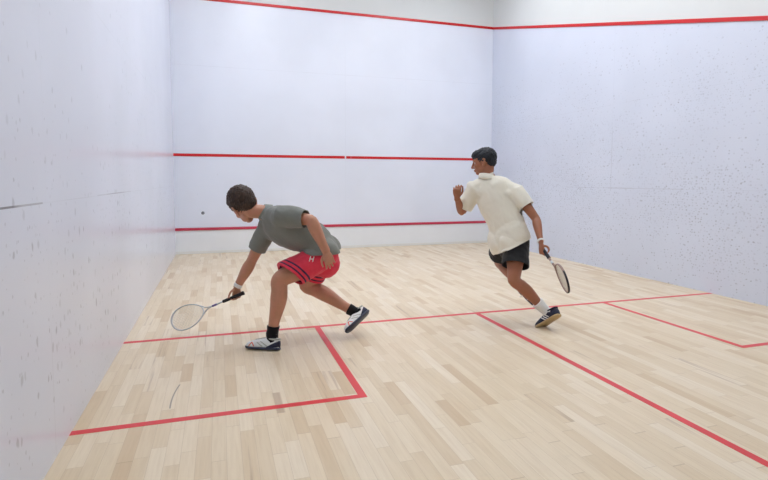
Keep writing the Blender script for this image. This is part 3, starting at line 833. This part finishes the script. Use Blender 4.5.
def dress_feet(A, kind, tops, mat, sides):
    J = A['J']
    for s_ in 'lr':
        h, t = V(J[s_ + '_heel']), V(J[s_ + '_toe']); u_ = J[s_ + '_footup']; f_ = nrm(t - h)
        J[s_ + '_sockbase'] = h + f_ * .055 + u_ * .055
        shoe(h, t, u_, A['body'], kind, sides[s_])
        sock(J, s_, tops[s_], mat, A['body'], A['legs'])
dress_feet(A, SHOE1, dict(l=.055, r=.05), M_bsock, dict(l=1, r=-1))
# white wristband on the racket arm
def band(A, s_, t, name, mat, w=.03, extra=.006):
    J = A['J']; e, r = V(J[s_ + '_elb']), V(J[s_ + '_wri']); q = nrm(r - e); c = e.lerp(r, t)
    sd = orth(A['armside'][s_], q); up_ = q.cross(sd); bm = bmesh.new(); rs = []
    for z, g in ((-.5, -.003), (-.48, .003), (-.3, .0055), (0, .006), (.3, .0055), (.48, .003), (.5, -.003)):
        rs.append([c + q * w * z + sd * (.032 + g) * math.cos(b) + up_ * (.026 + g) * math.sin(b) for b in (2 * math.pi * j / 24 for j in range(24))])
    rings(bm, rs); return link(name, to_mesh(bm), mat, A['body'])
A['armside'] = dict(l=V((-0.923, 0.170, -0.345)), r=RA1)
band(A, 'r', .93, 'wristband', M_wsock, .035)
# small white emblem on the hip of the shorts
J = A['J']
def emblem(obj, c, right, upv, out, bars, mat, name):
    bm = bmesh.new()
    for x0, y0, x1, y1, w in bars:
        st = []
        for t in (0, .5, 1):
            p = V(c) + right * (x0 + (x1 - x0) * t) + upv * (y0 + (y1 - y0) * t)
            h, n = snap(obj, p + out * .25, -out); st.append((h + n * .001, w, .0012))
        loft(bm, st, (right if abs(y1 - y0) > abs(x1 - x0) else upv), 8, 2)
    return link(name, to_mesh(bm), mat, obj)
emblem(A['shorts'], J['l_hip'] + V((-0.950, 0.304, -0.068)) * .05, V((0.945, -0.313, -0.097)), V((0.113, 0.032, 0.993)), V((-0.307, -0.945, 0.115)),
       [(-.014, -.02, -.010, .02, .004), (.012, -.02, .016, .02, .004), (-.012, .0, .014, .0, .004)], M_wsock, 'emblem')
racket(A['grip'] - RA1 * .076, RA1, V((-0.234, -0.881, 0.412)), 'silver racket in the hand of the player in red shorts',
       dict(frame=M_frame, bumper=M_white, grip=M_grip, decal=M_violet))

# ------------------------------------------------------------------ the running player on the right
J2 = {'r_ankle': (3.625, -6.132, 0.147), 'r_knee': (3.326, -6.046, 0.446), 'r_hip': (3.439, -5.903, 0.766), 'l_hip': (3.389, -5.750, 0.760), 'pelvis': (3.412, -5.840, 0.788), 'waist': (3.371, -5.793, 0.977), 'chest': (3.317, -5.730, 1.166), 'neck': (3.244, -5.681, 1.377), 'l_sh': (3.141, -5.613, 1.271), 'r_sh': (3.439, -5.870, 1.246), 'r_elb': (3.551, -6.039, 1.000), 'r_wri': (3.498, -6.204, 0.798), 'l_elb': (3.061, -5.497, 1.041), 'l_wri': (2.952, -5.610, 1.185), 'l_fin': (2.932, -5.650, 1.281), 'l_knee': (3.501, -5.466, 0.517), 'l_ankle': (3.488, -5.863, 0.355), 'l_toe': (3.593, -6.043, 0.218), 'head': (3.220, -5.641, 1.542), 'butt': (3.493, -6.180, 0.814), 'tip': (3.434, -6.658, 0.486), 'r_toe': (3.579, -6.096, -0.004), 'r_heel': (3.659, -6.280, 0.149), 'l_heel': (3.509, -5.898, 0.408)}
RA2 = V((-0.264, -0.913, -0.312))
def hands2(bm, J):
    g = gripping_hand(bm, J['r_wri'], J['r_wri'] - J['r_elb'], RA2, True)
    d = nrm(J['l_fin'] - J['l_wri']); n = orth(V((0.497, 0.867, 0.039)), d); s = n.cross(d)
    hand(bm, J['l_wri'], d, s, n, [(32, 48, 30), (38, 52, 34), (42, 54, 34), (46, 54, 34)], [s * .6 + d * .7 + n * .3, s * .1 + d + n * .3, d + n * .2], 3)
    return g
B = figure(J2, dict(
    label='person in cream polo shirt and black shorts running off on the right',
    skin=M_skin2, hair=M_hair2, shirt=M_cream, collar=M_cream, shorts=M_blackc, face=V((-0.771, 0.616, -0.164)), hup=V((-0.108, 0.155, 0.982)), hk=1.03,
    l_heel=J2['l_heel'], l_toe=J2['l_toe'], r_heel=J2['r_heel'], r_toe=J2['r_toe'], hands=hands2,
    l_armside=V((0.868, -0.496, 0.015)), r_armside=RA2, leg=1.0, arm=.95, short=dict(l=.55, r=.62), flare=.016,
    hem=.065, hemn=V((0.951, -0.309, 0.002)) * .2, sleeve=dict(l=.80, r=.55), ease=.026, sflare=.010))
B['armside'] = dict(l=V((0.868, -0.496, 0.015)), r=RA2)
SHOE2 = dict(upper=M_navyl, sole=M_gum, counter=M_navyl, lace=M_white, collar=M_navyl, bow=True,
             marks=[('stripe', M_white, [[(x, .020, .0045), (x + .022, .042, .0045), (x + .040, .060, .0045)] for x in (.085, .112, .139)])])
dress_feet(B, SHOE2, dict(l=.12, r=.13), M_wsock, dict(l=1, r=-1))
band(B, 'r', .92, 'wristband', M_wsock, .02)
racket(B['grip'] - RA2 * .062, RA2, V((0.936, -0.003, 0.351)), 'dark rust coloured racket trailing from the hand of the player in black shorts',
       dict(frame=M_frame2, bumper=M_black, grip=M_grip, decal=M_frame))

# ------------------------------------------------------------------ the ball in flight
bm = bmesh.new(); rball(bm, (.579, -3.329, .945), .02)
tag(link('squash_ball', to_mesh(bm), simple('dull grey rubber', (110, 112, 120), .8, .05, 60)), 'small dark rubber ball in the air at the left in front of the tin', 'ball')

# ------------------------------------------------------------------ camera and picture
cam = bpy.data.cameras.new('camera'); co = bpy.data.objects.new('camera', cam); COL.objects.link(co)
co.location = (.784, -10.2157, 1.3538)
co.matrix_world = Matrix.Translation(co.location) @ Matrix.Rotation(-.314, 4, 'Z') @ Matrix.Rotation(math.pi / 2 - .0655, 4, 'X') @ Matrix.Rotation(.0019, 4, 'Z')
cam.sensor_width = 36; cam.lens = 524.97 / 768 * 36
cam.shift_x = -6.53 / 768; cam.shift_y = -25.3 / 768
cam.clip_start = .02
S.camera = co
wd = bpy.data.worlds.new('world'); S.world = wd; wd.use_nodes = True
wd.node_tree.nodes['Background'].inputs[0].default_value = (.8, .85, 1, 1)
wd.node_tree.nodes['Background'].inputs[1].default_value = .2
S.view_settings.view_transform = 'Standard'; S.view_settings.look = 'None'
S.view_settings.gamma = 1; S.view_settings.use_curve_mapping = False
S.view_settings.exposure = 0.0
S.cycles.use_denoising = True
S.cycles.max_bounces = 10; S.cycles.diffuse_bounces = 7
